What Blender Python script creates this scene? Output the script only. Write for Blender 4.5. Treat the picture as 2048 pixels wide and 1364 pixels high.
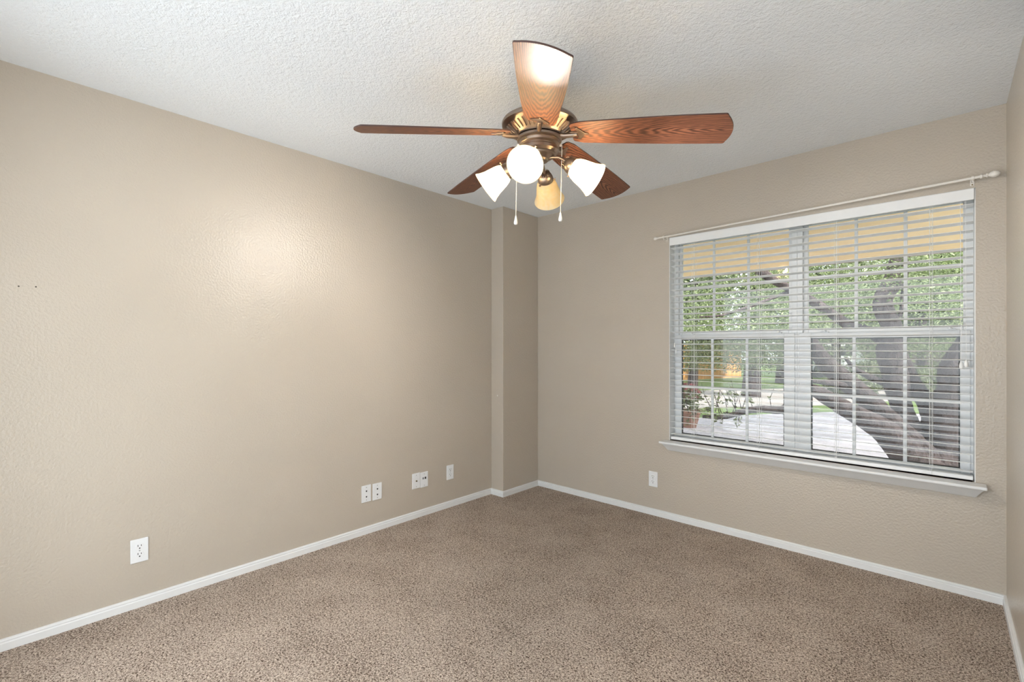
import bpy, bmesh, math, random
from mathutils import Vector, Matrix, Euler

for o in list(bpy.data.objects):
    bpy.data.objects.remove(o, do_unlink=True)
SC = bpy.context.scene
COL = SC.collection
R = math.radians
PI = math.pi

# ------------------------------------------------------------------ camera, world, sun, exposure
FPX, YH, YAW = 939.413, 695.2, -0.744523            # focal length and horizon line in pixels of 2048x1364
CAM = Vector((2.86739, -3.30788, 1.25273))
cd = bpy.data.cameras.new('camera'); co = bpy.data.objects.new('camera', cd); COL.objects.link(co)
cd.sensor_width = 36.0; cd.lens = FPX / 2048 * 36.0
cd.shift_y = (YH - 682.0) / 2048.0
cd.clip_start = 0.02; cd.clip_end = 200
co.location = CAM; co.rotation_euler = (PI / 2, 0, -YAW)
SC.camera = co
FW = Vector((math.sin(YAW), math.cos(YAW), 0)); RT = Vector((math.cos(YAW), -math.sin(YAW), 0))

def at(u, v, depth):
    """a pixel of the photograph and a depth in metres give a point of the place"""
    return CAM + (FW + RT * ((u - 1024) / FPX) + Vector((0, 0, -(v - YH) / FPX))) * depth

w = bpy.data.worlds.new('sky'); SC.world = w; w.use_nodes = True
w.node_tree.nodes['Background'].inputs[0].default_value = (0.86, 0.94, 1.0, 1)
w.node_tree.nodes['Background'].inputs[1].default_value = 2.3

sd = bpy.data.lights.new('sun', 'SUN'); so = bpy.data.objects.new('sun', sd); COL.objects.link(so)
sd.energy = 7.0; sd.angle = R(1.0); sd.color = (1.0, 0.95, 0.88)
sun_dir = Vector((-0.68, 0.03, -0.73)).normalized()      # where the light travels
so.rotation_euler = sun_dir.to_track_quat('-Z', 'Y').to_euler()
so.location = (14, 6, 14)

BULB_STRENGTH = 740.0
SC.view_settings.view_transform = 'Standard'
SC.view_settings.look = 'None'
SC.view_settings.exposure = 0.82
SC.view_settings.gamma = 1.0
SC.view_settings.use_curve_mapping = False

# ------------------------------------------------------------------ materials
def new_mat(name):
    m = bpy.data.materials.new(name); m.use_nodes = True
    nt = m.node_tree
    return m, nt, nt.nodes, nt.links, nt.nodes['Principled BSDF']

def setp(b, col=None, rough=None, metal=None, spec=None):
    if col is not None: b.inputs['Base Color'].default_value = (*col, 1)
    if rough is not None: b.inputs['Roughness'].default_value = rough
    if metal is not None: b.inputs['Metallic'].default_value = metal
    if spec is not None: b.inputs['Specular IOR Level'].default_value = spec

def coords(nt, scale=(1, 1, 1), kind='Object', rot=(0, 0, 0)):
    tc = nt.nodes.new('ShaderNodeTexCoord'); mp = nt.nodes.new('ShaderNodeMapping')
    mp.inputs['Scale'].default_value = scale; mp.inputs['Rotation'].default_value = rot
    nt.links.new(tc.outputs[kind], mp.inputs['Vector'])
    return mp.outputs['Vector']

def noise(nt, vec, scale, detail=2.0, rough=0.5, dist=0.0):
    n = nt.nodes.new('ShaderNodeTexNoise')
    n.inputs['Scale'].default_value = scale; n.inputs['Detail'].default_value = detail
    n.inputs['Roughness'].default_value = rough; n.inputs['Distortion'].default_value = dist
    nt.links.new(vec, n.inputs['Vector'])
    return n.outputs['Fac']

def ramp(nt, fac, stops):
    r = nt.nodes.new('ShaderNodeValToRGB')
    e = r.color_ramp.elements
    while len(e) < len(stops): e.new(0.5)
    for el, (p, c) in zip(e, stops):
        el.position = p; el.color = (*c, 1)
    nt.links.new(fac, r.inputs['Fac'])
    return r.outputs['Color']

def bump(nt, b, fac, strength, distance):
    bp = nt.nodes.new('ShaderNodeBump')
    bp.inputs['Strength'].default_value = strength; bp.inputs['Distance'].default_value = distance
    nt.links.new(fac, bp.inputs['Height']); nt.links.new(bp.outputs['Normal'], b.inputs['Normal'])

def plain(name, col, rough=0.5, metal=0.0, spec=0.5, var=0.04, scale=25, bs=0.0, bd=0.001):
    m, nt, N, L, b = new_mat(name)
    setp(b, col, rough, metal, spec)
    v = coords(nt)
    f = noise(nt, v, scale, 3)
    lo = tuple(max(0, c * (1 - var)) for c in col); hi = tuple(min(1, c * (1 + var)) for c in col)
    L.new(ramp(nt, f, [(0.3, lo), (0.7, hi)]), b.inputs['Base Color'])
    if bs: bump(nt, b, f, bs, bd)
    return m

M = {}
# wall paint: taupe with an orange-peel texture and a satin finish
m, nt, N, L, b = new_mat('wall_paint'); setp(b, rough=0.29, spec=0.5)
v = coords(nt); f1 = noise(nt, v, 95, 2, 0.45); f2 = noise(nt, v, 2.2, 2)
L.new(ramp(nt, f2, [(0.3, (0.508, 0.449, 0.376)), (0.7, (0.528, 0.468, 0.393))]), b.inputs['Base Color'])
bump(nt, b, f1, 0.50, 0.005); M['wall'] = m
# ceiling: white knock-down / popcorn texture
m, nt, N, L, b = new_mat('ceiling_texture'); setp(b, (0.87, 0.895, 0.915), 0.9, 0, 0.1)
v = coords(nt); f1 = noise(nt, v, 135, 3, 0.6); f2 = noise(nt, v, 48, 2, 0.5)
mx = nt.nodes.new('ShaderNodeMath'); mx.operation = 'ADD'; L.new(f1, mx.inputs[0]); L.new(f2, mx.inputs[1])
bump(nt, b, mx.outputs[0], 0.60, 0.009); M['ceiling'] = m
# carpet: flecked frieze pile
m, nt, N, L, b = new_mat('carpet_pile'); setp(b, rough=1.0, spec=0.05)
v = coords(nt); f1 = noise(nt, v, 155, 2.5, 0.62, 0.8); f2 = noise(nt, v, 330, 2, 0.6); f3 = noise(nt, v, 4, 3)
ad = nt.nodes.new('ShaderNodeMath'); ad.operation = 'MULTIPLY_ADD'; L.new(f2, ad.inputs[0]); ad.inputs[1].default_value = 0.45; L.new(f1, ad.inputs[2])
ad2 = nt.nodes.new('ShaderNodeMath'); ad2.operation = 'MULTIPLY_ADD'; L.new(f3, ad2.inputs[0]); ad2.inputs[1].default_value = 0.11; L.new(ad.outputs[0], ad2.inputs[2])
L.new(ramp(nt, ad2.outputs[0], [(0.60, (0.060, 0.038, 0.028)), (0.69, (0.235, 0.168, 0.127)), (0.79, (0.58, 0.47, 0.385)), (0.92, (0.86, 0.74, 0.63))]), b.inputs['Base Color'])
bump(nt, b, ad.outputs[0], 0.9, 0.012); M['carpet'] = m

M['trim'] = plain('white_trim_paint', (0.79, 0.795, 0.79), 0.35, var=0.015)
M['vinyl'] = plain('white_vinyl', (0.78, 0.79, 0.795), 0.35, var=0.015)
M['blind'] = plain('white_blind_slat', (0.87, 0.875, 0.87), 0.4, var=0.015)
M['rod'] = plain('cream_rod_paint', (0.80, 0.76, 0.70), 0.35, var=0.03)
M['plate'] = plain('white_plastic', (0.82, 0.83, 0.84), 0.3, var=0.01)
M['dark'] = plain('dark_slot', (0.012, 0.012, 0.012), 0.6)
M['brass'] = plain('brass_jack', (0.30, 0.22, 0.10), 0.35, 0.9)
M['gasket'] = plain('dark_gasket', (0.03, 0.028, 0.027), 0.6)
M['hole'] = plain('nail_hole', (0.06, 0.05, 0.04), 0.9)
M['putty'] = plain('putty_spot', (0.75, 0.72, 0.66), 0.8)
M['chain'] = plain('cream_cord', (0.85, 0.80, 0.74), 0.5)
M['concrete'] = plain('pale_concrete', (0.34, 0.32, 0.345), 0.9, var=0.08, scale=1.5)
M['asphalt'] = plain('street_paving', (0.31, 0.28, 0.26), 0.9, var=0.1, scale=0.8)
M['grass'] = plain('lawn_grass', (0.10, 0.15, 0.035), 0.95, var=0.35, scale=4, bs=0.6, bd=0.05)
M['terracotta'] = plain('terracotta', (0.26, 0.13, 0.09), 0.85, var=0.1)
M['flower'] = plain('red_blossom', (0.32, 0.09, 0.11), 0.7, var=0.3)
M['soffit'] = plain('tan_soffit', (0.88, 0.60, 0.38), 0.75, var=0.05, scale=6)
M['fascia'] = plain('mauve_fascia', (0.34, 0.27, 0.24), 0.7, var=0.05)

# fan metal: brushed pewter bronze
m, nt, N, L, b = new_mat('brushed_pewter'); setp(b, rough=0.33, metal=0.95)
v = coords(nt, (1, 1, 60)); f = noise(nt, v, 8, 3)
L.new(ramp(nt, f, [(0.3, (0.27, 0.205, 0.16)), (0.7, (0.34, 0.265, 0.21))]), b.inputs['Base Color']); M['metal'] = m
# blade wood: red-brown oak with cathedral grain running along the blade (local X)
m, nt, N, L, b = new_mat('oak_blade'); setp(b, rough=0.48, spec=0.4)
v = coords(nt, (1.0, 1, 1))
wv = nt.nodes.new('ShaderNodeTexWave'); wv.wave_type = 'RINGS'; wv.rings_direction = 'SPHERICAL'
mp = nt.nodes.new('ShaderNodeMapping'); mp.inputs['Location'].default_value = (-0.17, 0.0, 0.0); mp.inputs['Scale'].default_value = (0.22, 1.55, 1.0)
tc = nt.nodes.new('ShaderNodeTexCoord'); L.new(tc.outputs['Object'], mp.inputs['Vector']); L.new(mp.outputs['Vector'], wv.inputs['Vector'])
wv.inputs['Scale'].default_value = 30; wv.inputs['Distortion'].default_value = 6.0; wv.inputs['Detail'].default_value = 3
wv.inputs['Detail Scale'].default_value = 1.2
v2 = coords(nt, (6, 260, 40)); f = noise(nt, v2, 1.0, 5, 0.7)
mm = nt.nodes.new('ShaderNodeMath'); mm.operation = 'MULTIPLY_ADD'; L.new(f, mm.inputs[0]); mm.inputs[1].default_value = 1.25
L.new(wv.outputs['Fac'], mm.inputs[2])
hv = nt.nodes.new('ShaderNodeMath'); hv.operation = 'MULTIPLY'; L.new(mm.outputs[0], hv.inputs[0]); hv.inputs[1].default_value = 0.62
L.new(ramp(nt, hv.outputs[0], [(0.35, (0.045, 0.016, 0.010)), (0.62, (0.13, 0.048, 0.026)), (0.95, (0.26, 0.105, 0.055))]), b.inputs['Base Color'])
M['wood'] = m
M['edge'] = plain('dark_blade_edge', (0.07, 0.035, 0.028), 0.5)

# lamp shade: amber alabaster glass, lets light through
def shade_mat():
    m, nt, N, L, b = new_mat('amber_glass')
    out = N['Material Output']; setp(b, (0.86, 0.70, 0.45), 0.25)
    tr = N.new('ShaderNodeBsdfTranslucent')
    v = coords(nt); f = noise(nt, v, 22, 3, 0.5, 2.0)
    c = ramp(nt, f, [(0.35, (0.97, 0.86, 0.63)), (0.65, (0.99, 0.93, 0.78))])
    L.new(c, b.inputs['Base Color']); L.new(c, tr.inputs['Color'])
    mx = N.new('ShaderNodeMixShader'); mx.inputs[0].default_value = 0.74
    L.new(b.outputs[0], mx.inputs[1]); L.new(tr.outputs[0], mx.inputs[2]); L.new(mx.outputs[0], out.inputs['Surface'])
    return m
M['shade'] = shade_mat()
def bulb_mat(lit):
    m, nt, N, L, b = new_mat('lit_bulb' if lit else 'unlit_bulb'); setp(b, (0.95, 0.92, 0.86), 0.3)
    if lit:
        b.inputs['Emission Color'].default_value = (1.0, 0.94, 0.87, 1); b.inputs['Emission Strength'].default_value = BULB_STRENGTH
    return m
M['bulb'] = bulb_mat(True); M['bulb_off'] = bulb_mat(False)

# window glass: thin pane, see-through with a mirror coat
def glass_mat(name, tint):
    m, nt, N, L, b = new_mat(name); out = N['Material Output']
    t = N.new('ShaderNodeBsdfTransparent'); t.inputs[0].default_value = (*tint, 1)
    g = N.new('ShaderNodeBsdfGlossy'); g.inputs['Roughness'].default_value = 0.005
    fr = N.new('ShaderNodeFresnel'); fr.inputs['IOR'].default_value = 1.42
    mx = N.new('ShaderNodeMixShader'); L.new(fr.outputs[0], mx.inputs[0]); L.new(t.outputs[0], mx.inputs[1]); L.new(g.outputs[0], mx.inputs[2])
    L.new(mx.outputs[0], out.inputs['Surface']); N.remove(b)
    return m
M['glass'] = glass_mat('window_glass', (0.97, 0.98, 0.975))
# insect screen: a fine dark mesh, mostly open
m, nt, N, L, b = new_mat('insect_screen'); out = N['Material Output']; setp(b, (0.17, 0.15, 0.16), 0.9)
t = N.new('ShaderNodeBsdfTransparent'); mx = N.new('ShaderNodeMixShader'); mx.inputs[0].default_value = 0.24
L.new(t.outputs[0], mx.inputs[1]); L.new(b.outputs[0], mx.inputs[2]); L.new(mx.outputs[0], out.inputs['Surface']); M['screen'] = m

# bark and leaves
m, nt, N, L, b = new_mat('oak_bark'); setp(b, rough=0.95, spec=0.1)
v = coords(nt, (1, 1, 0.45)); f = noise(nt, v, 16, 4, 0.65, 0.8)
L.new(ramp(nt, f, [(0.3, (0.034, 0.026, 0.025)), (0.7, (0.125, 0.100, 0.098))]), b.inputs['Base Color']); bump(nt, b, f, 0.9, 0.05); M['bark'] = m
def leaf_mat(name, dark, mid, light, sc):
    m, nt, N, L, b = new_mat(name); out = N['Material Output']; setp(b, rough=0.5, spec=0.4)
    v = coords(nt); f = noise(nt, v, sc, 2, 0.6)
    c = ramp(nt, f, [(0.32, dark), (0.5, mid), (0.68, light)])
    L.new(c, b.inputs['Base Color'])
    tr = N.new('ShaderNodeBsdfTranslucent'); L.new(c, tr.inputs['Color'])
    mx = N.new('ShaderNodeMixShader'); mx.inputs[0].default_value = 0.45
    L.new(b.outputs[0], mx.inputs[1]); L.new(tr.outputs[0], mx.inputs[2]); L.new(mx.outputs[0], out.inputs['Surface'])
    return m
M['leaf'] = leaf_mat('oak_leaves', (0.035, 0.045, 0.020), (0.125, 0.165, 0.060), (0.42, 0.46, 0.27), 11)
M['leaf2'] = leaf_mat('far_leaves', (0.05, 0.065, 0.035), (0.15, 0.185, 0.085), (0.40, 0.41, 0.29), 3.5)
m, nt, N, L, b = new_mat('orange_fence_boards'); setp(b, rough=0.8)
v = coords(nt, (7, 7, 0.4)); f = noise(nt, v, 1.0, 2)
L.new(ramp(nt, f, [(0.35, (0.55, 0.27, 0.09)), (0.65, (0.72, 0.38, 0.14))]), b.inputs['Base Color']); M['fence'] = m

# ------------------------------------------------------------------ mesh helpers
class MB:
    def __init__(s): s.v = []; s.f = []
    def add(s, verts, faces):
        n = len(s.v); s.v += [tuple(p) for p in verts]; s.f += [tuple(i + n for i in f) for f in faces]; return s
    def box(s, a, b, mat=None):
        x0, y0, z0 = a; x1, y1, z1 = b
        vs = [Vector(p) for p in ((x0,y0,z0),(x1,y0,z0),(x1,y1,z0),(x0,y1,z0),(x0,y0,z1),(x1,y0,z1),(x1,y1,z1),(x0,y1,z1))]
        if mat: vs = [mat @ p for p in vs]
        return s.add(vs, [(3,2,1,0),(4,5,6,7),(0,1,5,4),(1,2,6,5),(2,3,7,6),(3,0,4,7)])
    def lathe(s, prof, mat=None, n=40, closed=False, caps=True):
        """prof: (radius, height) pairs, turned round local Z"""
        mat = mat or Matrix(); vs = []; fs = []
        k = len(prof)
        for (r, z) in prof:
            for i in range(n):
                a = 2 * PI * i / n; vs.append(mat @ Vector((r * math.cos(a), r * math.sin(a), z)))
        for j in range(k if closed else k - 1):
            j2 = (j + 1) % k
            for i in range(n):
                i2 = (i + 1) % n; fs.append((j*n+i, j*n+i2, j2*n+i2, j2*n+i))
        if caps and not closed:
            fs.append(tuple(reversed(range(n)))); fs.append(tuple(range((k-1)*n, k*n)))
        return s.add(vs, fs)
    def tube(s, pts, rad, n=10, caps=True, jit=0.0, rnd=None):
        pts = [Vector(p) for p in pts]
        if not hasattr(rad, '__len__'): rad = [rad] * len(pts)
        vs = []; fs = []; up = None
        for i, p in enumerate(pts):
            t = (pts[min(i+1, len(pts)-1)] - pts[max(i-1, 0)]).normalized()
            if up is None:
                up = t.orthogonal().normalized()
            up = (up - t * up.dot(t)).normalized(); sd_ = t.cross(up)
            for k in range(n):
                a = 2 * PI * k / n; r = rad[i] * (1 + (rnd.uniform(-jit, jit) if rnd else 0))
                vs.append(p + (up * math.cos(a) + sd_ * math.sin(a)) * r)
        for i in range(len(pts) - 1):
            for k in range(n):
                k2 = (k + 1) % n; fs.append((i*n+k, i*n+k2, (i+1)*n+k2, (i+1)*n+k))
        if caps:
            fs.append(tuple(reversed(range(n)))); fs.append(tuple(range((len(pts)-1)*n, len(pts)*n)))
        return s.add(vs, fs)
    def prism(s, poly, z0, z1, mat=None):
        mat = mat or Matrix(); n = len(poly)
        vs = [mat @ Vector((x, y, z0)) for x, y in poly] + [mat @ Vector((x, y, z1)) for x, y in poly]
        return s.add(vs, [tuple(reversed(range(n))), tuple(range(n, 2*n))] + [(i, (i+1) % n, n+(i+1) % n, n+i) for i in range(n)])
    def build(s, name, mat, parent=None, smooth=False, bevel=0.0, ang=35, seg=2):
        me = bpy.data.meshes.new(name); me.from_pydata(s.v, [], s.f); me.validate()
        bm = bmesh.new(); bm.from_mesh(me); bmesh.ops.recalc_face_normals(bm, faces=bm.faces); bm.to_mesh(me); bm.free()
        o = bpy.data.objects.new(name, me); COL.objects.link(o)
        for mt in (mat if isinstance(mat, list) else [mat]): me.materials.append(mt)
        if smooth:
            me.shade_smooth()
            me.set_sharp_from_angle(angle=R(ang))
        if bevel:
            md = o.modifiers.new('bevel', 'BEVEL'); md.width = bevel; md.segments = seg; md.limit_method = 'ANGLE'; md.angle_limit = R(40)
        if parent: o.parent = parent
        return o

def tag(o, label, cat, group=None, kind=None):
    o['label'] = label; o['category'] = cat
    if group: o['group'] = group
    if kind: o['kind'] = kind
    return o
def thing(name, label, cat, loc=(0, 0, 0), rot=(0, 0, 0), group=None, kind=None):
    o = bpy.data.objects.new(name, None); COL.objects.link(o); o.empty_display_size = 0.05
    o.location = loc; o.rotation_euler = rot
    return tag(o, label, cat, group, kind)
def struct(o, label, cat): return tag(o, label, cat, kind='structure')
def copy_tree(o, parent=None):
    c = o.copy(); COL.objects.link(c); c.parent = parent
    for ch in list(o.children): copy_tree(ch, c)
    return c
def smooth_path(pts, sub=6):
    """Catmull-Rom through (point, radius) pairs"""
    P = [Vector((*p, r)) for p, r in pts]; out = []
    for i in range(len(P) - 1):
        a, b_, c, d = P[max(i-1, 0)], P[i], P[i+1], P[min(i+2, len(P)-1)]
        for k in range(sub):
            t = k / sub
            out.append(0.5 * ((2*b_) + (c - a) * t + (2*a - 5*b_ + 4*c - d) * t*t + (3*b_ - a - 3*c + d) * t**3))
    out.append(P[-1])
    return [Vector(q[:3]) for q in out], [max(q[3], 0.003) for q in out]

# ------------------------------------------------------------------ the room shell
W, H, YB = 3.088, 2.44, -3.75          # width, height, rear end of what is built (behind the camera)
PX, PY = 0.14, -0.46                    # the boxed-out corner column
OX0, OX1, OZ0, OZ1, RD = 1.384, 2.981, 0.576, 2.056, 0.15   # window opening and wall thickness

struct(MB().box((-0.12, YB, -0.12), (W + 0.12, RD, 0.0)).build('floor', M['carpet']), 'beige and brown flecked carpet covering the whole floor', 'floor')
struct(MB().box((-0.12, YB, H), (W + 0.12, RD, H + 0.12)).build('ceiling', M['ceiling']), 'white bumpy textured ceiling above the fan', 'ceiling')
struct(MB().box((-0.12, YB, 0), (0, RD, H)).build('wall_left', M['wall']), 'long taupe wall with the row of wall plates', 'wall')
struct(MB().box((W, YB, 0), (W + 0.12, RD, H)).build('wall_right', M['wall']), 'narrow bright strip of taupe wall at the right edge', 'wall')
wb = MB()
wb.box((0, 0, 0), (OX0, RD, H)); wb.box((OX1, 0, 0), (W, RD, H)); wb.box((OX0, 0, 0), (OX1, RD, OZ0)); wb.box((OX0, 0, OZ1), (OX1, RD, H))
struct(wb.build('wall_back', M['wall']), 'taupe wall that holds the wide window', 'wall')
rw = MB().box((0, YB, 0), (0.45, YB + 0.1, H)).box((0.45, YB, 2.08), (W, YB + 0.1, H))  # unseen; opening added for daylight, jamb and header shaped to hold some back
struct(rw.build('wall_rear', M['wall']), 'unseen taupe wall behind the viewer, its wide opening added to let daylight in', 'wall')
struct(MB().box((0, PY, 0), (PX, 0, H)).build('wall_column', M['wall'], bevel=0.004), 'shallow boxed out taupe column in the far corner', 'wall')
# white lining of the window opening
rv = MB()
rv.box((OX0, 0.001, OZ0), (OX0 + 0.004, RD, OZ1)); rv.box((OX1 - 0.004, 0.001, OZ0), (OX1, RD, OZ1)); rv.box((OX0, 0.001, OZ1 - 0.004), (OX1, RD, OZ1))
struct(rv.build('trim_1', M['trim']), 'white lining of the window opening', 'trim')

# baseboards: one moulding profile swept round the room, mitred, one object per wall
path = [(0, YB), (0, PY), (PX, PY), (PX, 0), (W, 0), (W, YB)]
prof = [(0.0, 0.0), (0.0135, 0.0), (0.0135, 0.031), (0.0105, 0.034), (0.0105, 0.038), (0.012, 0.041), (0.010, 0.0455), (0.004, 0.048), (0.0, 0.048)]
def off(i, d):
    def nrm(a, b_):
        t = (Vector(b_) - Vector(a)).normalized(); return Vector((t.y, -t.x))
    p = Vector(path[i])
    if i == 0: return p + nrm(path[0], path[1]) * d
    if i == len(path) - 1: return p + nrm(path[-2], path[-1]) * d
    n1, n2 = nrm(path[i-1], path[i]), nrm(path[i], path[i+1])
    return p + (n1 + n2) * d
for i, (nm, lb) in enumerate([('baseboard_left', 'white baseboard along the long left wall'), ('baseboard_column', 'short white baseboard on the narrow face of the corner column'),
                              ('baseboard_corner', 'white baseboard on the wide face of the corner column'), ('baseboard_back', 'white baseboard under the window'),
                              ('baseboard_right', 'white baseboard along the right wall')]):
    n = len(prof); mb = MB(); vs = []
    for j in (i, i + 1):
        for d, z in prof:
            q = off(j, d); vs.append((q.x, q.y, z))
    fs = [(k, (k+1) % n, n + (k+1) % n, n + k) for k in range(n)] + [tuple(range(n)), tuple(range(n, 2*n))]
    struct(mb.add(vs, fs).build(nm, M['trim']), lb, 'baseboard')

# small marks on the walls
for (y, z, lb) in ((-3.261, 1.511, 'tiny dark nail hole in the left wall, nearer the photo edge'), (-3.210, 1.5135, 'tiny dark nail hole in the left wall, right of its twin')):
    mt = Matrix.Translation((0, y, z)) @ Matrix.Rotation(PI/2, 4, 'Y')
    tag(MB().lathe([(0.0030, -0.004), (0.0030, 0.0004), (0.0018, 0.0006)], mt, 12).build('nail_hole', M['hole']), lb, 'nail hole')
mt = Matrix.Translation((0.075, PY, 0.845)) @ Matrix.Rotation(PI/2, 4, 'X')
tag(MB().lathe([(0.006, -0.003), (0.006, 0.0006), (0.003, 0.0012)], mt, 14).build('putty_spot', M['putty']), 'small pale filler spot on the narrow face of the corner column', 'wall mark')

# ------------------------------------------------------------------ windows
YF0, YF1 = 0.075, 0.145        # frame depth
def ring(mb, x0, x1, z0, z1, t, y0, y1, tl=None, tr=None, tb=None, tt=None):
    tl = t if tl is None else tl; tr = t if tr is None else tr; tb = t if tb is None else tb; tt = t if tt is None else tt
    mb.box((x0, y0, z0), (x0 + tl, y1, z1)); mb.box((x1 - tr, y0, z0), (x1, y1, z1))
    mb.box((x0 + tl, y0, z0), (x1 - tr, y1, z0 + tb)); mb.box((x0 + tl, y0, z1 - tt), (x1 - tr, y1, z1))
    return mb
def make_window(idx, label, x0, x1, gl_lo, gl_up, mv_lo, mv_up):
    r = thing('window_%d' % idx, label, 'window', ((x0 + x1)/2, 0.1, OZ0), kind='structure')
    def P(mb, name, mat, parent=r, **k):
        o = mb.build(name, mat, None, **k)
        o.parent = parent
        o.matrix_parent_inverse = Matrix.Translation(-Vector(r.location)) if parent is r else Matrix()
        return o
    P(ring(MB(), x0, x1, OZ0, OZ1 - 0.004, 0.030, 0.085, RD - 0.004), 'window_frame', M['vinyl'], bevel=0.002)
    # lower sash sits nearer the room than the upper one
    zr0, zr1 = 1.311, 1.345
    s = P(ring(MB(), x0 + 0.012, x1 - 0.012, OZ0 + 0.012, zr1, 0, 0.078, 0.104, gl_lo[0] - x0 - 0.012, x1 - 0.012 - gl_lo[1], 0.032, zr1 - zr0), 'lower_sash', M['vinyl'], bevel=0.0025)
    u = P(ring(MB(), x0 + 0.012, x1 - 0.012, zr1 - 0.002, OZ1 - 0.008, 0, 0.106, 0.130, gl_up[0] - x0 - 0.012, x1 - 0.012 - gl_up[1], 0.024, 0.035), 'upper_sash', M['vinyl'], bevel=0.0025)
    def S(mb, name, mat, **k):
        o = mb.build(name, mat, None, **k); o.parent = r; o.matrix_parent_inverse = Matrix.Translation(-Vector(r.location)); return o
    for a in mv_lo: S(MB().box((a - 0.0085, 0.086, OZ0 + 0.04), (a + 0.0085, 0.096, zr0 + 0.002)), 'muntin', M['vinyl'], bevel=0.002)
    S(MB().box((gl_lo[0] - 0.004, 0.0855, 0.958), (gl_lo[1] + 0.004, 0.0965, 0.976)), 'muntin', M['vinyl'], bevel=0.002)
    for a in mv_up: S(MB().box((a - 0.0085, 0.113, zr1 + 0.018), (a + 0.0085, 0.123, OZ1 - 0.04)), 'muntin', M['vinyl'], bevel=0.002)
    S(MB().box((gl_up[0] - 0.004, 0.1125, 1.681), (gl_up[1] + 0.004, 0.1235, 1.697)), 'muntin', M['vinyl'], bevel=0.002)
    S(MB().box((gl_lo[0] - 0.006, 0.0900, OZ0 + 0.04), (gl_lo[1] + 0.006, 0.0925, zr0 + 0.004)), 'glass_pane', M['glass'])
    S(MB().box((gl_up[0] - 0.006, 0.1168, zr1 + 0.016), (gl_up[1] + 0.006, 0.1193, OZ1 - 0.038)), 'glass_pane', M['glass'])
    S(ring(MB(), gl_lo[0] - 0.001, gl_lo[1] + 0.001, OZ0 + 0.043, zr0 + 0.001, 0.007, 0.093, 0.098), 'gasket', M['gasket'])
    S(MB().box((x0 + 0.02, 0.1350, OZ0 + 0.02), (x1 - 0.02, 0.1355, 1.335)), 'insect_screen', M['screen'])
    # sash lock pieces on the meeting rail
    for a in (gl_lo[0] + 0.045, gl_lo[1] - 0.06):
        S(MB().box((a, 0.080, zr1), (a + 0.045, 0.102, zr1 + 0.006)).lathe([(0.009, 0), (0.009, 0.012), (0.006, 0.016)], Matrix.Translation((a + 0.022, 0.091, zr1)), 14), 'sash_lock', M['vinyl'], bevel=0.001)
    return r
make_window(1, 'left half of the white double window with grid bars', OX0 + 0.004, 2.184, (1.442, 2.111), (1.437, 2.133), (1.661, 1.888), (1.663, 1.890))
make_window(2, 'right half of the white double window with grid bars', 2.184, OX1 - 0.004, (2.259, 2.926), (2.240, 2.938), (2.475, 2.705), (2.482, 2.706))

# sill: stool plus sloped apron moulding
si = thing('trim_2', 'white window sill with a sloped moulding under it', 'window sill', (2.18, 0, 0.50), kind='structure')
st = MB().box((1.344, -0.092, 0.559), (3.020, -0.0005, OZ0)).box((OX0 + 0.004, -0.001, 0.559), (OX1 - 0.004, 0.085, OZ0))
o = st.build('stool', M['trim'], si, bevel=0.006, seg=3); o.matrix_parent_inverse = Matrix.Translation(-si.location)
aprof = [(0.0, 0.503), (0.010, 0.503), (0.018, 0.508), (0.030, 0.522), (0.046, 0.540), (0.060, 0.553), (0.066, 0.559), (0.0, 0.559)]
am = MB(); n = len(aprof); vs = []
for side in (0, 1):
    for d, z in aprof:
        ins = 0.040 * (1 - d / 0.066)
        vs.append((1.350 + ins if side == 0 else 3.012 - ins, -d, z))
am.add(vs, [(k, (k+1) % n, n + (k+1) % n, n + k) for k in range(n)] + [tuple(range(n)), tuple(range(n, 2*n))])
o = am.build('apron', M['trim'], si, smooth=True, ang=25); o.matrix_parent_inverse = Matrix.Translation(-si.location)

# ------------------------------------------------------------------ blind
bl = thing('window_blind', 'white wide slatted blind hanging open in the window', 'blind', (2.18, 0.0, OZ1))
BX0, BX1 = OX0 + 0.009, OX1 - 0.008
def BP(mb, name, mat, parent=bl, **k):
    o = mb.build(name, mat, None, **k); o.parent = parent
    if parent is bl: o.matrix_parent_inverse = Matrix.Translation(-bl.location)
    return o
BP(MB().box((BX0 - 0.003, -0.010, 1.996), (BX1 + 0.003, 0.000, 2.053)), 'valance', M['blind'], bevel=0.003)
BP(MB().box((BX0, 0.004, 2.022), (BX1, 0.060, 2.050)), 'headrail', M['blind'])
def slat_mb():
    mb = MB(); k = 8; top = []; bot = []
    for i in range(k + 1):
        t = i / k - 0.5; y = t * 0.0500; z = 0.0006 * (1 - (2*t)**2)
        top.append((y, z + 0.0010)); bot.append((y, z - 0.0010))
    pr = top + bot[::-1]; n = len(pr)
    vs = [(-(BX1 - BX0)/2, y, z) for y, z in pr] + [((BX1 - BX0)/2, y, z) for y, z in pr]
    return mb.add(vs, [(i, (i+1) % n, n + (i+1) % n, n + i) for i in range(n)] + [tuple(range(n)), tuple(range(n, 2*n))])
slat0 = BP(slat_mb(), 'slat', M['blind'], smooth=True, ang=50)
slat0.matrix_parent_inverse = Matrix()
TILT = R(-6.5)
zs = [1.976 - 0.0437 * k for k in range(31)]
for i, z in enumerate(zs + [0.6235]):
    o = slat0 if i == 0 else slat0.copy()
    if i: COL.objects.link(o)
    o.parent = bl
    o.location = ((BX0 + BX1)/2 - 2.18, 0.030, z - OZ1); o.rotation_euler = (TILT if z > 0.63 else R(1.0), 0, 0)
BP(MB().box((BX0, 0.004, 0.583), (BX1, 0.054, 0.604)), 'bottom_rail', M['blind'], bevel=0.004)
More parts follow.
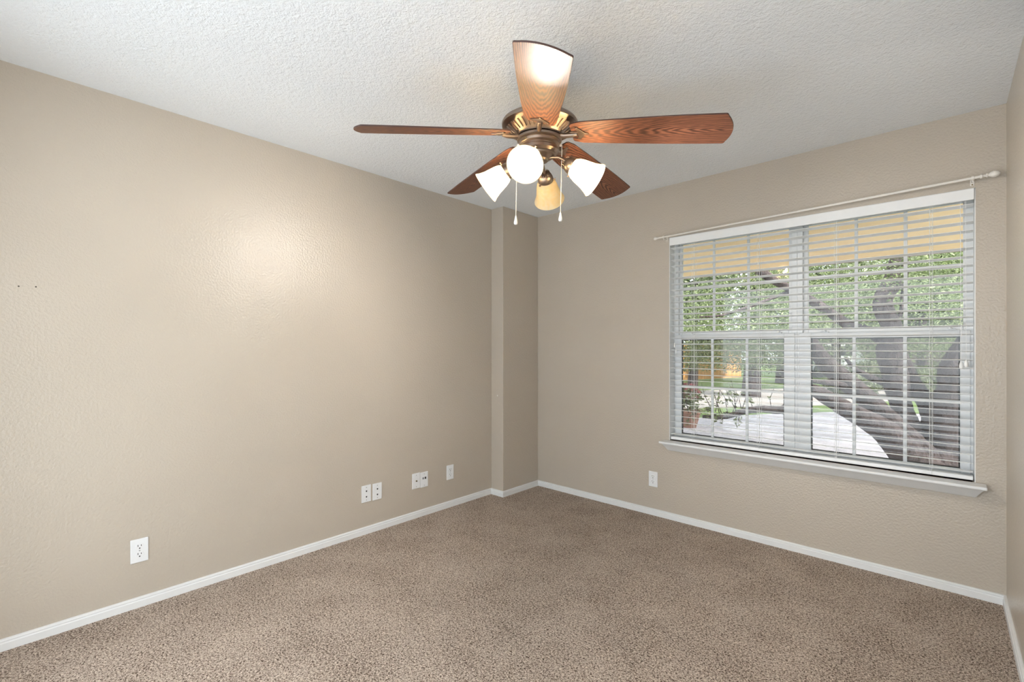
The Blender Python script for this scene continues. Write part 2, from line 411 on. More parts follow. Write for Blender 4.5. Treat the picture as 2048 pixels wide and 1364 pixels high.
for lx in (1.555, 1.980, 2.396, 2.814):
    lc = MB()
    for yy in (0.0035, 0.0565):
        for dx in (-0.006, 0.006): lc.tube([(lx + dx, yy, 2.0), (lx + dx, yy, 0.60)], 0.0007, 5)
    for z in zs: lc.tube([(lx, 0.004, z - 0.0036), (lx, 0.0565, z + 0.0004)], 0.0006, 4)
    lc.tube([(lx, 0.030, 2.01), (lx, 0.030, 0.60)], 0.0007, 5)
    lc.tube([(lx + 0.002, 0.004, 0.618), (lx + 0.002, 0.002, 0.588), (lx + 0.002, 0.010, 0.5845)], 0.0011, 5)
    BP(lc, 'ladder_cord', M['blind'])
lc = BP(MB().tube([(2.925, -0.004, 2.0), (2.929, -0.004, 1.18)], 0.0009, 6).tube([(2.945, -0.004, 2.0), (2.947, -0.004, 1.19)], 0.0009, 6), 'lift_cord', M['blind'])
for (x, z) in ((2.929, 1.160), (2.947, 1.168)):
    o = MB().lathe([(0.002, 0.022), (0.0055, 0.016), (0.0085, 0.003), (0.0085, -0.006), (0.006, -0.014), (0.002, -0.016)], Matrix.Translation((x, -0.004, z)), 18).build('tassel', M['blind'], lc, smooth=True)
wd = BP(MB().tube([(1.424, -0.004, 2.0), (1.427, -0.004, 1.285)], 0.0010, 6).tube([(1.434, -0.004, 2.0), (1.437, -0.004, 1.245)], 0.0010, 6), 'tilt_cord', M['blind'])
for (x, z) in ((1.427, 1.270), (1.437, 1.228)):
    MB().lathe([(0.0015, 0.02), (0.0042, 0.010), (0.0050, -0.010), (0.003, -0.018)], Matrix.Translation((x, -0.004, z)), 14).build('tassel', M['blind'], wd, smooth=True)

# ------------------------------------------------------------------ curtain rod
cr = thing('curtain_rod', 'thin cream curtain rod with ball end above the window', 'curtain rod', (2.18, 0, 2.10))
def CP(mb, name, mat, parent=cr, **k):
    o = mb.build(name, mat, None, **k); o.parent = parent
    if parent is cr: o.matrix_parent_inverse = Matrix.Translation(-cr.location)
    return o
RA, RB = Vector((1.318, -0.060, 2.052)), Vector((3.006, -0.060, 2.091))
rdv = (RB - RA).normalized(); rq = rdv.to_track_quat('Z', 'Y').to_matrix().to_4x4()
CP(MB().tube([RA, RA + (RB - RA) * 0.55], 0.0058, 14), 'rod', M['rod'], smooth=True)
CP(MB().tube([RA + (RB - RA) * 0.53, RB], 0.0070, 14), 'rod', M['rod'], smooth=True)
CP(MB().lathe([(0.0078, -0.004), (0.0105, -0.002), (0.0105, 0.004), (0.0062, 0.008), (0.0062, 0.016), (0.0100, 0.018), (0.0100, 0.022), (0.0065, 0.026),
              (0.0125, 0.033), (0.0160, 0.042), (0.0160, 0.050), (0.0120, 0.060), (0.0055, 0.066), (0.001, 0.068)], Matrix.Translation(RB - rdv * 0.008) @ rq, 22), 'finial', M['rod'], smooth=True)
CP(MB().lathe([(0.0066, 0.000), (0.0066, 0.008), (0.0096, 0.011), (0.0115, 0.018), (0.0100, 0.026), (0.0050, 0.031), (0.001, 0.032)], Matrix.Translation(RA + rdv * 0.006) @ rq @ Matrix.Rotation(PI, 4, 'X'), 18), 'finial', M['rod'], smooth=True)
for t, in ((0.030,), (0.978,)):
    p = RA + (RB - RA) * t
    mb = MB().box((p.x - 0.008, -0.003, p.z - 0.024), (p.x + 0.008, 0.000, p.z + 0.020))
    mb.box((p.x - 0.004, -0.060, p.z - 0.0105), (p.x + 0.004, -0.002, p.z - 0.0070))
    mb.lathe([(0.0100, -0.005), (0.0100, 0.005), (0.0074, 0.005), (0.0074, -0.005)], Matrix.Translation(p) @ rq, 18, closed=True)
    bk = CP(mb, 'bracket', M['rod'], bevel=0.001)
    for dz in (-0.019, 0.014):
        MB().lathe([(0.0032, 0), (0.0032, 0.002), (0.002, 0.003)], Matrix.Translation((p.x, -0.003, p.z + dz)) @ Matrix.Rotation(PI/2, 4, 'X'), 10).build('screw', M['brass'], bk)
    MB().tube([(p.x, -0.060, p.z - 0.010), (p.x + 0.002, -0.061, p.z - 0.022)], 0.0028, 8).build('thumbscrew', M['rod'], bk)

# ------------------------------------------------------------------ wall plates (local frame: X across, Z up, -Y out of the wall)
def rrect(w_, h_, r_, n=5):
    pts = []
    for cx, cz, a0 in ((w_/2-r_, h_/2-r_, 0), (-w_/2+r_, h_/2-r_, 90), (-w_/2+r_, -h_/2+r_, 180), (w_/2-r_, -h_/2+r_, 270)):
        for i in range(n + 1):
            a = R(a0 + 90 * i / n); pts.append((cx + r_*math.cos(a), cz + r_*math.sin(a)))
    return pts
XZ = Matrix.Rotation(PI/2, 4, 'X')           # prism axis Z -> -Y
def plate_root(name, label, cat, loc, rz, group=None, hw=(0.070, 0.1135)):
    r = thing(name, label, cat, loc, (0, 0, rz), group)
    MB().prism(rrect(hw[0], hw[1], 0.003), 0.0, 0.0055, XZ).build('cover_plate', M['plate'], r, bevel=0.0028, seg=3)
    return r
def disc(r_, x, z, y0, y1, n=16): return MB().lathe([(r_, y0), (r_, y1)], Matrix.Translation((x, 0, z)) @ XZ, n)
def add_screw(r, z):
    disc(0.0032, 0, z, 0.005, 0.0064).build('screw', M['screwm'], r)
M['screwm'] = plain('painted_screw', (0.45, 0.45, 0.46), 0.35, 0.5)
def outlet(label, loc, rz, group):
    r = plate_root('electrical_outlet', label, 'outlet', loc, rz, group)
    for cz in (0.0195, -0.0195):
        pts = []
        for i in range(28):
            a = 2*PI*i/28; x = 0.0172*math.cos(a); z = max(-0.0143, min(0.0143, 0.0172*math.sin(a))); pts.append((x, z + cz))
        f = MB().prism(pts, 0.004, 0.0072, XZ).build('receptacle', M['plate'], r, bevel=0.0006)
        g = MB()
        g.add(*( [[(-0.0075, -0.0076, cz + 0.001), (-0.0051, -0.0076, cz + 0.001), (-0.0051, -0.0076, cz + 0.0095), (-0.0075, -0.0076, cz + 0.0095)], [(0, 1, 2, 3)]]))
        MB().box((-0.0076, -0.0076, cz + 0.0005), (-0.0050, -0.0060, cz + 0.0095)).build('slot', M['dark'], f)
        MB().box((0.0050, -0.0076, cz + 0.0015), (0.0074, -0.0060, cz + 0.0085)).build('slot', M['dark'], f)
        MB().prism([(0.0030*math.cos(R(a)), cz - 0.0075 + 0.0030*math.sin(R(a))) for a in range(0, 360, 30)], 0.006, 0.0076, XZ).build('ground_hole', M['dark'], f)
    add_screw(r, 0.0)
    return r
G = 'white wall plates'
LZ = Matrix.Rotation(PI/2, 4, 'Z')
RL = PI/2                                    # faces +X, on the left wall
zc = 0.2705
outlet('white duplex outlet on the left wall, alone near the photo edge', (0, -2.858, 0.272), RL, G)
def phone(label, y, dz):
    r = plate_root('jack_plate', label, 'wall plate', (0, y, zc + dz), RL, G)
    for z in (0.019, -0.019):
        j = MB().box((-0.0058, -0.0060, z - 0.0055), (0.0058, -0.0050, z + 0.0055)).build('jack', M['plate'], r)
        MB().box((-0.0048, -0.0064, z - 0.0045), (0.0048, -0.0045, z + 0.0030)).box((-0.0022, -0.0064, z - 0.0075), (0.0022, -0.0045, z - 0.0040)).build('port', M['dark'], j)
    add_screw(r, 0.042); add_screw(r, -0.042)
phone('white two jack plate, leftmost of the four plates in the middle of the left wall', -1.647, -0.001)
phone('white two jack plate, second of the four plates in the middle of the left wall', -1.564, -0.004)
r = plate_root('coax_plate', 'white plate with one round cable socket, touching the two port plate', 'wall plate', (0, -1.2415, zc), RL, G)
j = disc(0.0062, 0, 0.0, 0.005, 0.008, 6).build('socket_nut', M['brass'], r)
disc(0.0045, 0, 0.0, 0.007, 0.014).build('socket_barrel', M['brass'], j); disc(0.003, 0, 0.0, 0.0135, 0.0142).build('socket_hole', M['dark'], j)
add_screw(r, 0.042); add_screw(r, -0.042)
r = plate_root('data_plate', 'white plate with two square ports side by side, touching the cable socket plate', 'wall plate', (0, -1.1695, zc - 0.004), RL, G)
MB().box((-0.0165, -0.0066, 0.004), (-0.0035, -0.0045, 0.018)).build('port', plain('grey_port', (0.25, 0.26, 0.28), 0.5), r)
MB().box((0.0040, -0.0066, 0.003), (0.0165, -0.0045, 0.019)).build('port', M['dark'], r)
add_screw(r, 0.042); add_screw(r, -0.042)
outlet('white duplex outlet on the left wall beside the corner column', (0, -0.918, 0.272), RL, G)
outlet('white duplex outlet on the window wall below the sill', (1.2605, 0, 0.268), 0, G)

# ------------------------------------------------------------------ ceiling fan
HUB = Vector((1.5466, -1.6967, 2.117))
axis = Vector((0.0345, -0.0106, 1)).normalized()
top = HUB + axis * ((H - HUB.z) / axis.z)
fan = thing('ceiling_fan', 'five blade wooden ceiling fan with four amber glass lamps and pewter housing', 'ceiling fan', top)
fan.rotation_mode = 'QUATERNION'; fan.rotation_quaternion = axis.to_track_quat('Z', 'Y') @ Euler((0, 0, 0)).to_quaternion()
qz = Vector((0, 0, 1)).rotation_difference(axis); fan.rotation_quaternion = qz
Z0 = H                                         # heights below are given above the floor; the root hangs at the ceiling
def fz(prof): return [(r_, z - Z0) for r_, z in prof]
MB().lathe(fz([(0.070, 2.441), (0.072, 2.425), (0.066, 2.400), (0.045, 2.385), (0.018, 2.380)])).build('canopy', M['metal'], fan, smooth=True)
MB().lathe(fz([(0.0125, 2.39), (0.0125, 2.258)]), n=20).build('downrod', M['metal'], fan, smooth=True)
mh = MB().lathe(fz([(0.022, 2.285), (0.030, 2.275), (0.060, 2.268), (0.120, 2.262), (0.150, 2.256), (0.163, 2.247), (0.168, 2.238), (0.167, 2.228), (0.160, 2.223), (0.154, 2.221),
                    (0.106, 2.191), (0.101, 2.186), (0.101, 2.181), (0.094, 2.180)]), n=72).build('motor_housing', M['metal'], fan, smooth=True, ang=28)
rb = MB()
for k in range(40):
    a = 2*PI*k/40
    mt = Matrix.Rotation(a, 4, 'Z') @ Matrix.Translation((0.129, 0, 2.2045 - Z0)) @ Matrix.Rotation(R(-32), 4, 'Y')
    rb.box((-0.021, -0.0026, -0.0045), (0.021, 0.0026, 0.002), mt)
rb.build('vent_fins', M['metal'], mh, bevel=0.0012)
MB().lathe(fz([(0.084, 2.182), (0.084, 2.174)]), n=48).build('motor_gap', M['gasket'], fan)
MB().lathe(fz([(0.090, 2.176), (0.099, 2.175), (0.099, 2.166), (0.090, 2.162)]), n=60).build('flywheel', M['metal'], fan, smooth=True)
sh = MB().lathe(fz([(0.088, 2.164), (0.092, 2.157), (0.090, 2.147), (0.080, 2.141), (0.080, 2.136), (0.086, 2.130), (0.086, 2.118), (0.076, 2.108), (0.070, 2.106), (0.068, 2.098),
                    (0.056, 2.090), (0.042, 2.084), (0.038, 2.076), (0.022, 2.068), (0.014, 2.062)]), n=60).build('switch_housing', M['metal'], fan, smooth=True, ang=25)
MB().lathe(fz([(0.004, 2.066), (0.010, 2.060), (0.013, 2.052), (0.010, 2.045), (0.004, 2.041), (0.001, 2.040)]), n=20).build('bottom_finial', M['metal'], sh, smooth=True)
for a in (30, 150, 270):
    MB().lathe([(0.004, 0), (0.004, 0.003), (0.002, 0.004)], Matrix.Rotation(R(a), 4, 'Z') @ Matrix.Translation((0.091, 0, 2.153 - Z0)) @ Matrix.Rotation(PI/2, 4, 'Y'), 10).build('screw', M['brass'], sh)

def blade_outline():
    R0, R1 = 0.145, 0.785
    xs = [R0 + (R1 - 0.022 - R0) * i / 14 for i in range(15)]
    def hw(x):
        t = (x - R0) / (R1 - R0); return 0.066 + 0.0235 * math.sin(min(1, t * 1.08) * PI / 2)
    up = [(R0, 0.050), (R0 + 0.006, 0.058)] + [(x, hw(x)) for x in xs[1:]]
    # bowed tip with small rounded corners
    hwT = hw(R1); sag, rc = 0.030, 0.010
    up = [p for p in up if p[0] < R1 - sag - rc - 0.004]
    xc, yc = R1 - sag * ((hwT - rc) / hwT) ** 2 - rc, hwT - rc
    for i in range(0, 6):
        t = R(90 - 15 * i); up.append((xc + rc * math.cos(t), yc + rc * math.sin(t)))
    for y in (0.85, 0.7, 0.55, 0.4, 0.25, 0.12, 0.0):
        up.append((R1 - sag * y * y, hwT * y))
    return up + [(x, -y) for x, y in up[-2::-1]]
outline = blade_outline()
DROOP, PITCH = R(6.1), R(-13.5)
blades = []
for k in range(5):
    az = R(94.17 + 72 * k)
    if k == 0:
        bd = MB().prism(outline, -0.003, 0.003).build('blade', [M['wood'], M['edge']], fan, bevel=0.0012)
        for p in bd.data.polygons:
            if abs(p.normal.z) < 0.5: p.material_index = 1
        # iron: arm from the flywheel, then an arrow-shaped plate screwed under the blade
        ir = MB()
        ir.tube([(0.088, 0, -0.012), (0.115, 0, -0.015), (0.150, 0, -0.013), (0.172, 0, -0.009)], [0.011, 0.011, 0.010, 0.007], 10)
        ir.prism([(0.140, -0.013), (0.176, -0.013), (0.166, -0.036), (0.178, -0.040), (0.206, -0.005), (0.222, 0.0), (0.206, 0.005), (0.178, 0.040), (0.166, 0.036), (0.176, 0.013), (0.140, 0.013)], -0.0085, -0.0032)
        irn = ir.build('blade_iron', M['metal'], bd, bevel=0.0015, smooth=True)
        for (x, y) in ((0.212, 0.0), (0.200, 0.029), (0.200, -0.029)):
            pass
    else:
        bd = copy_tree(blades[0], fan)
    bd.location = (0, 0, 2.2005 - Z0); bd.rotation_euler = (PITCH, DROOP, az)
    blades.append(bd)

for k, az in enumerate((297, 27, 117, 207)):
    lit = k != 2
    dep = R(34)
    Rz = Matrix.Rotation(R(az), 4, 'Z')
    d = Vector((math.cos(dep), 0, -math.sin(dep)))
    neck = Vector((0.146, 0, 2.046 - Z0))
    # frame whose Z runs along the lamp axis
    ax = Rz @ Matrix.Translation(neck) @ Matrix.Rotation(PI/2 + dep, 4, 'Y')
    am = MB().tube([Rz @ Vector(p) for p in ((0.030, 0, 2.088 - Z0), (0.060, 0, 2.090 - Z0), (0.088, 0, 2.088 - Z0), (0.110, 0, 2.076 - Z0), (0.128, 0, 2.060 - Z0))], 0.0062, 12)
    am.lathe([(0.010, -0.034), (0.020, -0.032), (0.030, -0.022), (0.0345, -0.010), (0.0365, 0.000), (0.0365, 0.010), (0.034, 0.010), (0.032, -0.004), (0.010, -0.014)], ax, 30)
    for j in range(16):
        a2 = 2*PI*j/16
        am.box((0.024, -0.0016, -0.030), (0.036, 0.0016, -0.004), ax @ Matrix.Rotation(a2, 4, 'Z') @ Matrix.Translation((-0.004, 0, 0)) @ Matrix.Rotation(R(12), 4, 'Y'))
    for j in range(3):
        am.lathe([(0.003, 0.0), (0.003, 0.010), (0.005, 0.011), (0.005, 0.014)], ax @ Matrix.Rotation(2*PI*j/3 + 0.5, 4, 'Z') @ Matrix.Translation((0.034, 0, 0.004)) @ Matrix.Rotation(PI/2, 4, 'Y'), 10)
    arm = am.build('light_arm', M['metal'], fan, smooth=True)
    outer = [(0.0325, -0.002), (0.036, 0.008), (0.044, 0.022), (0.050, 0.042), (0.054, 0.064), (0.0585, 0.086), (0.066, 0.108), (0.0745, 0.124)]
    inner = [(r_ - 0.0032, z) for r_, z in outer[::-1]]
    MB().lathe(outer + inner, ax, 48, closed=True).build('lamp_shade', M['shade'], arm, smooth=True, ang=60)
    MB().lathe([(0.012, 0.0), (0.013, 0.014), (0.013, 0.022), (0.018, 0.034), (0.026, 0.048), (0.029, 0.060), (0.0265, 0.072), (0.018, 0.082), (0.007, 0.086), (0.001, 0.087)], ax, 24).build('bulb', M['bulb'] if lit else M['bulb_off'], arm, smooth=True, ang=60)

CA = Vector((math.cos(YAW), -math.sin(YAW), 0))        # the two chains hang on opposite sides of the housing
for s, zend, zstart in ((-0.098, 1.835, 2.150), (0.100, 1.853, 2.152)):
    x, y = s * 0.735, s * 0.678
    ch = MB().tube([(x * 0.86, y * 0.86, zstart - Z0), (x * 0.98, y * 0.98, zstart - 0.004 - Z0)], 0.0055, 10)
    ch.tube([(x, y, zstart - Z0), (x, y, zend - Z0)], 0.0016, 7)
    c = ch.build('pull_chain', M['chain'], fan)
    MB().lathe([(0.0015, 0.0), (0.0040, -0.006), (0.0062, -0.018), (0.0088, -0.030), (0.0088, -0.036), (0.006, -0.041), (0.001, -0.042)], Matrix.Translation((x, y, zend + 0.004 - Z0)), 18).build('pull_knob', M['plate'], c, smooth=True)

# ------------------------------------------------------------------ outside
GZ = -0.30
struct(MB().box((-40, 0.16, GZ - 0.3), (30, 60, GZ)).build('lawn', M['grass']), 'sunlit green lawn beyond the window', 'lawn')
def ground_poly(name, px, z, mat, label, cat, th=0.04):
    pts = []
    for u, v in px:
        d = FPX * (CAM.z - z) / (v - YH); p = at(u, v, d); pts.append((p.x, p.y))
    return struct(MB().prism(pts, z - th, z).build(name, mat), label, cat)
ground_poly('driveway', [(1300, 1000), (2100, 1250), (2150, 900), (1990, 834), (1800, 826), (1660, 824), (1600, 826), (1530, 828), (1420, 834), (1300, 842)], GZ + 0.03, M['concrete'], 'pale grey lavender concrete driveway outside the window', 'driveway')
ground_poly('street', [(1240, 822), (1440, 814), (1600, 812), (1800, 800), (2200, 800), (2200, 768), (1800, 770), (1600, 776), (1440, 780), (1240, 782)], GZ + 0.02, M['asphalt'], 'pale street beyond the driveway', 'street')

# roof overhang with tan soffit
def PE(mb, name, mat, parent, **k):
    o = mb.build(name, mat, None, **k); o.parent = parent; o.matrix_parent_inverse = Matrix.Translation(-parent.location); return o
ev = thing('porch_roof', 'tan underside of the porch roof outside the top of the window', 'roof', (1.6, RD, 2.2), kind='structure')
EZ = 2.14; EY = -3.308 + 6.558 * (EZ - 1.2527) / 0.997
PE(MB().box((-6, RD, EZ), (7, EY, EZ + 0.03)), 'soffit', M['soffit'], ev)
PE(MB().box((-6, EY - 0.002, EZ - 0.02), (7, EY + 0.03, EZ + 0.16)), 'fascia', M['fascia'], ev)
PE(MB().box((-6, RD, EZ + 0.12), (7, EY, EZ + 0.16)), 'roof_deck', M['fascia'], ev)

rnd = random.Random(7)
def leaves(mb, centre, rad, n, size, rnd, hollow=0.0):
    c = Vector(centre)
    for _ in range(n):
        while True:
            p = Vector((rnd.uniform(-1, 1), rnd.uniform(-1, 1), rnd.uniform(-1, 1))); l = p.length
            if hollow <= l <= 1: break
        p = c + Vector((p.x*rad[0], p.y*rad[1], p.z*rad[2]))
        a = Vector((rnd.gauss(0, 1), rnd.gauss(0, 1), rnd.gauss(0, 0.7))).normalized(); b_ = a.orthogonal().normalized()
        b_ = (Matrix.Rotation(rnd.uniform(0, 2*PI), 3, a) @ b_); s = size * rnd.uniform(0.6, 1.35)
        mb.add([p - a*s, p + b_*s*0.38 - a*s*0.1, p + a*s, p - b_*s*0.38 - a*s*0.1], [(0, 1, 2, 3)])
    return mb
def leaf_build(mb, name, mat, parent):
    me = bpy.data.meshes.new(name); me.from_pydata(mb.v, [], mb.f); me.materials.append(mat)
    o = bpy.data.objects.new(name, me); COL.objects.link(o); o.parent = parent; o.matrix_parent_inverse = Matrix.Translation(-parent.location); return o

# the big oak: limbs traced at their own distances, trunk foot hidden below the sill
ob = at(1872, 960, 5.6); ob.z = GZ
oak = thing('oak_tree', 'large dark oak with many leaning limbs just outside the window', 'tree', ob)
def limb(name, pts, parent=oak, mat=None, n=14, jit=0.05):
    pp, rr = smooth_path([(at(u, v, d), hw / FPX * d) for u, v, d, hw in pts], 6)
    return PE(MB().tube(pp, rr, n, jit=jit, rnd=rnd), name, mat or M['bark'], parent, smooth=True, ang=80)
limb('trunk', [(1866, 1010, 5.6, 76), (1866, 965, 5.6, 68), (1866, 930, 5.6, 58), (1868, 905, 5.6, 44), (1872, 880, 5.6, 30)])
limb('limb', [(1880, 935, 5.6, 36), (1883, 905, 5.55, 32), (1879, 859, 5.5, 30), (1890, 817, 5.45, 29), (1902, 776, 5.4, 22), (1906, 742, 5.4, 24), (1928, 707, 5.4, 24), (1962, 660, 5.4, 24), (2000, 610, 5.4, 22)])     # right
limb('limb', [(1866, 925, 5.6, 34), (1835, 883, 5.65, 24), (1814, 845, 5.65, 20), (1802, 811, 5.7, 18), (1794, 776, 5.7, 21), (1790, 748, 5.75, 22), (1781, 707, 5.8, 24), (1781, 683, 5.8, 21), (1783, 652, 5.8, 17), (1765, 612, 5.85, 17), (1773, 583, 5.9, 16), (1790, 555, 5.95, 18), (1806, 490, 6.0, 14)])   # upright
limb('limb', [(1880, 880, 5.6, 26), (1876, 859, 5.6, 24), (1862, 824, 5.65, 18), (1845, 793, 5.7, 15), (1825, 762, 5.75, 13), (1808, 722, 5.8, 11), (1795, 695, 5.85, 10)])
limb('limb', [(1850, 918, 5.55, 30), (1835, 900, 5.5, 26), (1804, 866, 5.5, 21), (1769, 831, 5.55, 19), (1735, 800, 5.6, 19), (1700, 769, 5.65, 19), (1671, 745, 5.7, 18), (1647, 721, 5.7, 16), (1628, 693, 5.75, 13), (1605, 655, 5.8, 9)])   # leaning left
limb('limb', [(1852, 945, 5.5, 42), (1828, 924, 5.5, 34), (1797, 890, 5.45, 28), (1769, 862, 5.4, 24), (1735, 841, 5.4, 20), (1697, 821, 5.4, 17), (1662, 800, 5.4, 15), (1623, 780, 5.45, 12), (1600, 792, 5.5, 10), (1566, 819, 5.6, 8), (1527, 818, 5.7, 7), (1495, 821, 5.8, 6.5), (1476, 826, 5.85, 6), (1447, 834, 5.9, 4.5), (1405, 833, 6.0, 3)])  # low sweeping
limb('limb', [(1712, 776, 5.6, 8), (1680, 769, 5.6, 6), (1650, 765, 5.6, 5), (1615, 762, 5.6, 4), (1570, 770, 5.7, 3)])
limb('limb', [(1796, 770, 5.75, 8), (1763, 763, 5.8, 7), (1742, 755, 5.8, 6.5), (1711, 738, 5.85, 4.5), (1690, 715, 5.9, 3)])
limb('limb', [(1785, 690, 5.9, 13), (1740, 665, 6.0, 11), (1700, 652, 6.1, 10), (1668, 630, 6.2, 9), (1632, 607, 6.3, 9), (1600, 588, 6.4, 8), (1560, 567, 6.5, 8), (1527, 547, 6.6, 9), (1500, 520, 6.7, 7)])
limb('limb', [(1600, 580, 6.5, 4), (1575, 585, 6.5, 3.5), (1545, 596, 6.5, 3), (1503, 612, 6.5, 3), (1466, 624, 6.5, 2.6), (1435, 632, 6.5, 2.3), (1399, 634, 6.5, 1.6)])
limb('limb', [(1790, 660, 5.9, 5), (1803, 620, 5.9, 4), (1806, 585, 5.9, 3.5), (1815, 540, 5.9, 3)])
fol = MB()
def clump(n, u0, u1, v0, v1, d0, d1, rad, k, size):
    for i in range(n): leaves(fol, at(rnd.uniform(u0, u1), rnd.uniform(v0, v1), rnd.uniform(d0, d1)), rad, k, size, rnd)
clump(90, 1330, 2010, 430, 640, 6.3, 10.5, (0.75, 0.75, 0.38), 420, 0.027)
clump(10, 1740, 1900, 470, 560, 5.3, 5.7, (0.3, 0.3, 0.16), 150, 0.024)
clump(44, 1335, 1620, 650, 728, 6.5, 10.0, (0.6, 0.6, 0.22), 380, 0.026)
clump(26, 1620, 1960, 665, 715, 7.5, 11.0, (0.6, 0.6, 0.20), 300, 0.026)
clump(24, 1900, 2300, 330, 560, 5.0, 9.0, (0.8, 0.8, 0.5), 420, 0.03)  # crown leaves mostly out of view, added to shade the trunk and limbs
leaf_build(fol, 'foliage', M['leaf'], oak)
# sparse leafy twigs along the low limb
tw = MB(); lf = MB()
for i in range(34):
    u = rnd.uniform(1372, 1590); v0 = 828 + rnd.uniform(-6, 4); d = 5.9
    u2 = u + rnd.uniform(-26, 20); v2 = v0 + rnd.uniform(-62, 26); p, q = at(u, v0, d), at(u2, v2, d + rnd.uniform(-0.3, 0.3))
    mid = (p + q)/2 + Vector((rnd.uniform(-.04, .04), 0, 0.03))
    tw.tube([p, mid, q], [0.006, 0.004, 0.0025], 5)
    for k in range(9):
        c = p.lerp(q, rnd.uniform(0.25, 1.0)); leaves(lf, c, (0.05, 0.05, 0.05), 1, 0.032, rnd)
PE(tw, 'twigs', M['bark'], oak)
leaf_build(lf, 'low_leaves', M['leaf'], oak)

# trees across the street
def far_tree(u, depth, label, zc_, rad, n, size, tr=0.18, ulean=0):
    p = at(u, YH, depth); p.z = GZ
    t = thing('shade_tree', label, 'tree', p, group='trees across the street')
    PE(MB().tube([p, p + Vector((0.05, 0.02, 1.2)), p + Vector((0.1 + ulean, 0.05, zc_ - GZ))], [tr * 1.3, tr, tr * 0.55], 12, jit=0.04, rnd=rnd), 'trunk', M['bark'], t, smooth=True, ang=80)
    mb = MB(); c = Vector((p.x, p.y, zc_))
    for k in range(26):
        a = rnd.uniform(0, 2*PI); e = rnd.uniform(-0.75, 0.9); q = Vector((math.cos(a)*math.sqrt(max(0, 1-e*e)), math.sin(a)*math.sqrt(max(0, 1-e*e)), e)) * rnd.uniform(0.45, 0.95)
        leaves(mb, c + Vector((q.x*rad[0], q.y*rad[1], q.z*rad[2])), (rad[0]*0.36, rad[1]*0.36, rad[2]*0.30), n // 26, size, rnd)
    leaf_build(mb, 'foliage', M['leaf2'], t)
for u, d, lb, zc_, rd_, n_, tr_ in (
    (1385, 17.5, 'leafy tree at the left end of the window view, in front of the fence', 3.7, (1.5, 1.5, 3.3), 7000, 0.15),
    (1502, 14.6, 'dark leafy tree with a stout trunk beside the fence', 3.7, (1.45, 1.45, 3.3), 7000, 0.22),
    (1560, 20.5, 'slender trunked tree on the grass, nearest the window post', 3.7, (1.5, 1.5, 3.5), 7000, 0.15),
    (1668, 16.6, 'leafy tree seen above the left leaning oak limbs', 4.1, (1.55, 1.55, 3.5), 7000, 0.15),
    (1750, 22.0, 'leafy tree between the left leaning and the upright oak limbs', 3.8, (1.8, 1.8, 3.8), 7500, 0.18),
    (1840, 18.0, 'pale leafy tree just right of the upright oak limb', 3.5, (1.6, 1.6, 3.6), 7500, 0.15),
    (1925, 22.5, 'pale leafy tree between the upright and right oak limbs', 3.6, (1.8, 1.8, 3.9), 7500, 0.16),
    (2030, 18.5, 'leafy tree at the right end of the window view', 3.6, (1.7, 1.7, 3.7), 7000, 0.16)):
    far_tree(u, d, lb, zc_, rd_, n_, 0.105, tr_)
hg = at(1830, YH, 27.5); hg.z = GZ
hedge = thing('tall_hedge', 'tall green hedge closing the view behind the trees on the right', 'hedge', hg)
mb = MB()
for k in range(95):
    q = hg + RT * rnd.uniform(-7.5, 8.5) + FW * rnd.uniform(-0.5, 0.5) + Vector((0, 0, rnd.uniform(0.4, 5.2)))
    leaves(mb, q, (0.8, 0.6, 0.6), 150, 0.12, rnd)
leaf_build(mb, 'foliage', M['leaf2'], hedge)
PE(MB().box((-7.6, -0.25, 0), (8.6, 0.25, 5.0), Matrix.Translation(hg) @ Matrix.Rotation(-YAW, 4, 'Z')), 'inner_branches', M['bark'], hedge)
fn_a, fn_b = at(1330, 765, 21.5), at(1480, 765, 24.0); fn_a.z = fn_b.z = GZ
fe = thing('wooden_fence', 'orange wooden board fence glimpsed under the trees', 'fence', fn_a)
fv = (fn_b - fn_a); fl = fv.length; fdir = fv.normalized(); fm = Matrix.Translation(fn_a) @ Matrix.Rotation(math.atan2(fdir.y, fdir.x), 4, 'Z')
fb = MB(); x = 0.0
while x < fl:
    fb.box((x, -0.01, 0.03), (x + 0.138, 0.012, 1.75), fm); x += 0.145
PE(fb, 'boards', M['fence'], fe)
PE(MB().box((0, 0.012, 0.4), (fl, 0.05, 0.5), fm).box((0, 0.012, 1.3), (fl, 0.05, 1.4), fm), 'rail', M['fence'], fe)

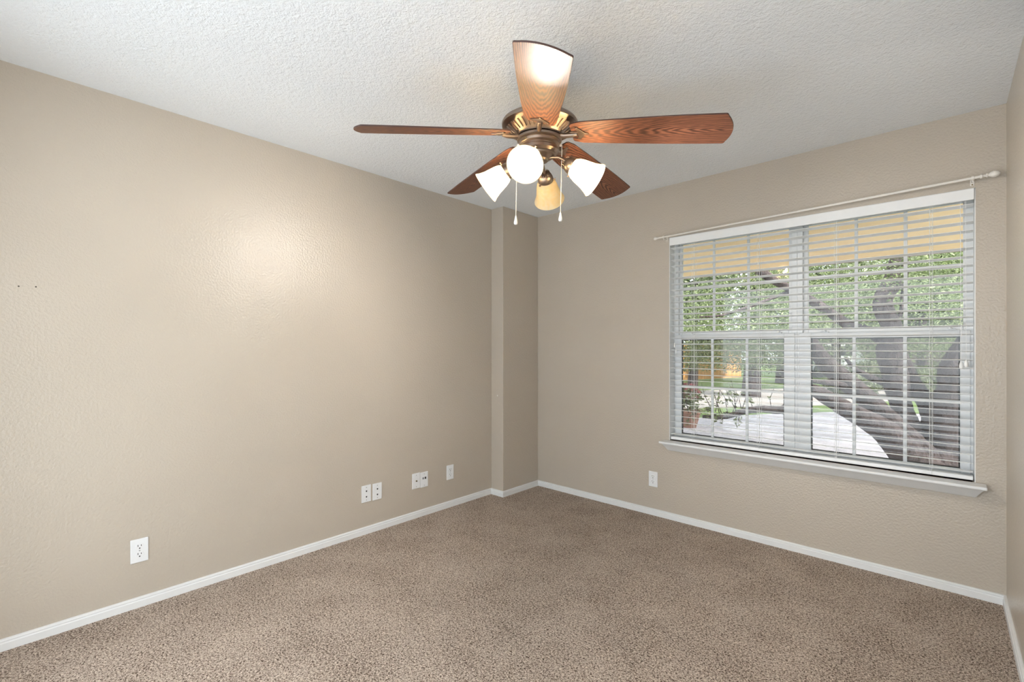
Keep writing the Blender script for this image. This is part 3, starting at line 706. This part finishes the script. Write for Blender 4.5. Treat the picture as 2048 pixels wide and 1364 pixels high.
def shrub(u, depth, label, rad, n, size):
    p = at(u, YH, depth); p.z = GZ
    t = thing('round_shrub', label, 'shrub', p, group='shrubs along the far side of the street')
    mb = MB(); leaves(mb, p + Vector((0, 0, rad[2]*0.85)), rad, n, size, rnd)
    leaf_build(mb, 'foliage', M['leaf2'], t)
    PE(MB().tube([p, p + Vector((0, 0, rad[2]*0.9))], [0.06, 0.03], 8), 'stem', M['bark'], t)
shrub(1700, 14.6, 'low round shrub behind the left leaning oak limbs', (0.75, 0.75, 0.42), 2200, 0.07)
shrub(1738, 17.2, 'taller round shrub left of the upright oak limb', (0.9, 0.9, 0.6), 2600, 0.07)
shrub(1832, 14.4, 'round shrub right of the upright oak limb', (0.85, 0.85, 0.55), 2600, 0.07)
shrub(1893, 16.6, 'round shrub seen between the upright and right oak limbs', (0.7, 0.7, 0.6), 2400, 0.07)

hp = at(1655, 760, 25.2); hp.z = GZ
hs = thing('parked_van', 'white parked van glimpsed between the two left leaning oak limbs', 'van', hp)
hm = Matrix.Translation(hp) @ Matrix.Rotation(-YAW + 0.12, 4, 'Z')
van = [(-1.9, 0.35), (1.75, 0.35), (1.95, 0.5), (1.9, 0.95), (1.35, 1.08), (0.85, 1.75), (-1.75, 1.8), (-1.95, 1.6)]
PE(MB().prism(van, -0.85, 0.85, hm @ Matrix.Rotation(PI/2, 4, 'X')), 'body', plain('white_car_paint', (0.72, 0.72, 0.74), 0.3), hs, bevel=0.05)
for wx in (-1.2, 1.2):
    PE(MB().lathe([(0.34, -0.11), (0.34, 0.11)], hm @ Matrix.Translation((wx, -0.80, 0.34)) @ Matrix.Rotation(PI/2, 4, 'X'), 24), 'wheel', M['gasket'], hs)
PE(MB().prism([(-1.6, 1.15), (0.95, 1.12), (0.65, 1.62), (-1.6, 1.65)], 0.84, 0.86, hm @ Matrix.Rotation(PI/2, 4, 'X')), 'side_window', M['gasket'], hs)

pp = at(1378, 857, 9.0); pp.z = GZ + 0.03
pt = thing('flower_pot', 'reddish brown pot with red blossoms beside the driveway', 'plant pot', pp)
PE(MB().lathe([(0.13, 0.0), (0.17, 0.14), (0.205, 0.27), (0.225, 0.28), (0.225, 0.33), (0.20, 0.33), (0.19, 0.30)], Matrix.Translation(pp), 30), 'pot', M['terracotta'], pt, smooth=True)
lf = MB(); leaves(lf, pp + Vector((0, 0, 0.55)), (0.26, 0.26, 0.24), 260, 0.055, rnd); leaf_build(lf, 'leaves', M['leaf'], pt)
lf = MB(); leaves(lf, pp + Vector((0, 0, 0.68)), (0.24, 0.24, 0.16), 160, 0.045, rnd); leaf_build(lf, 'blossoms', M['flower'], pt)
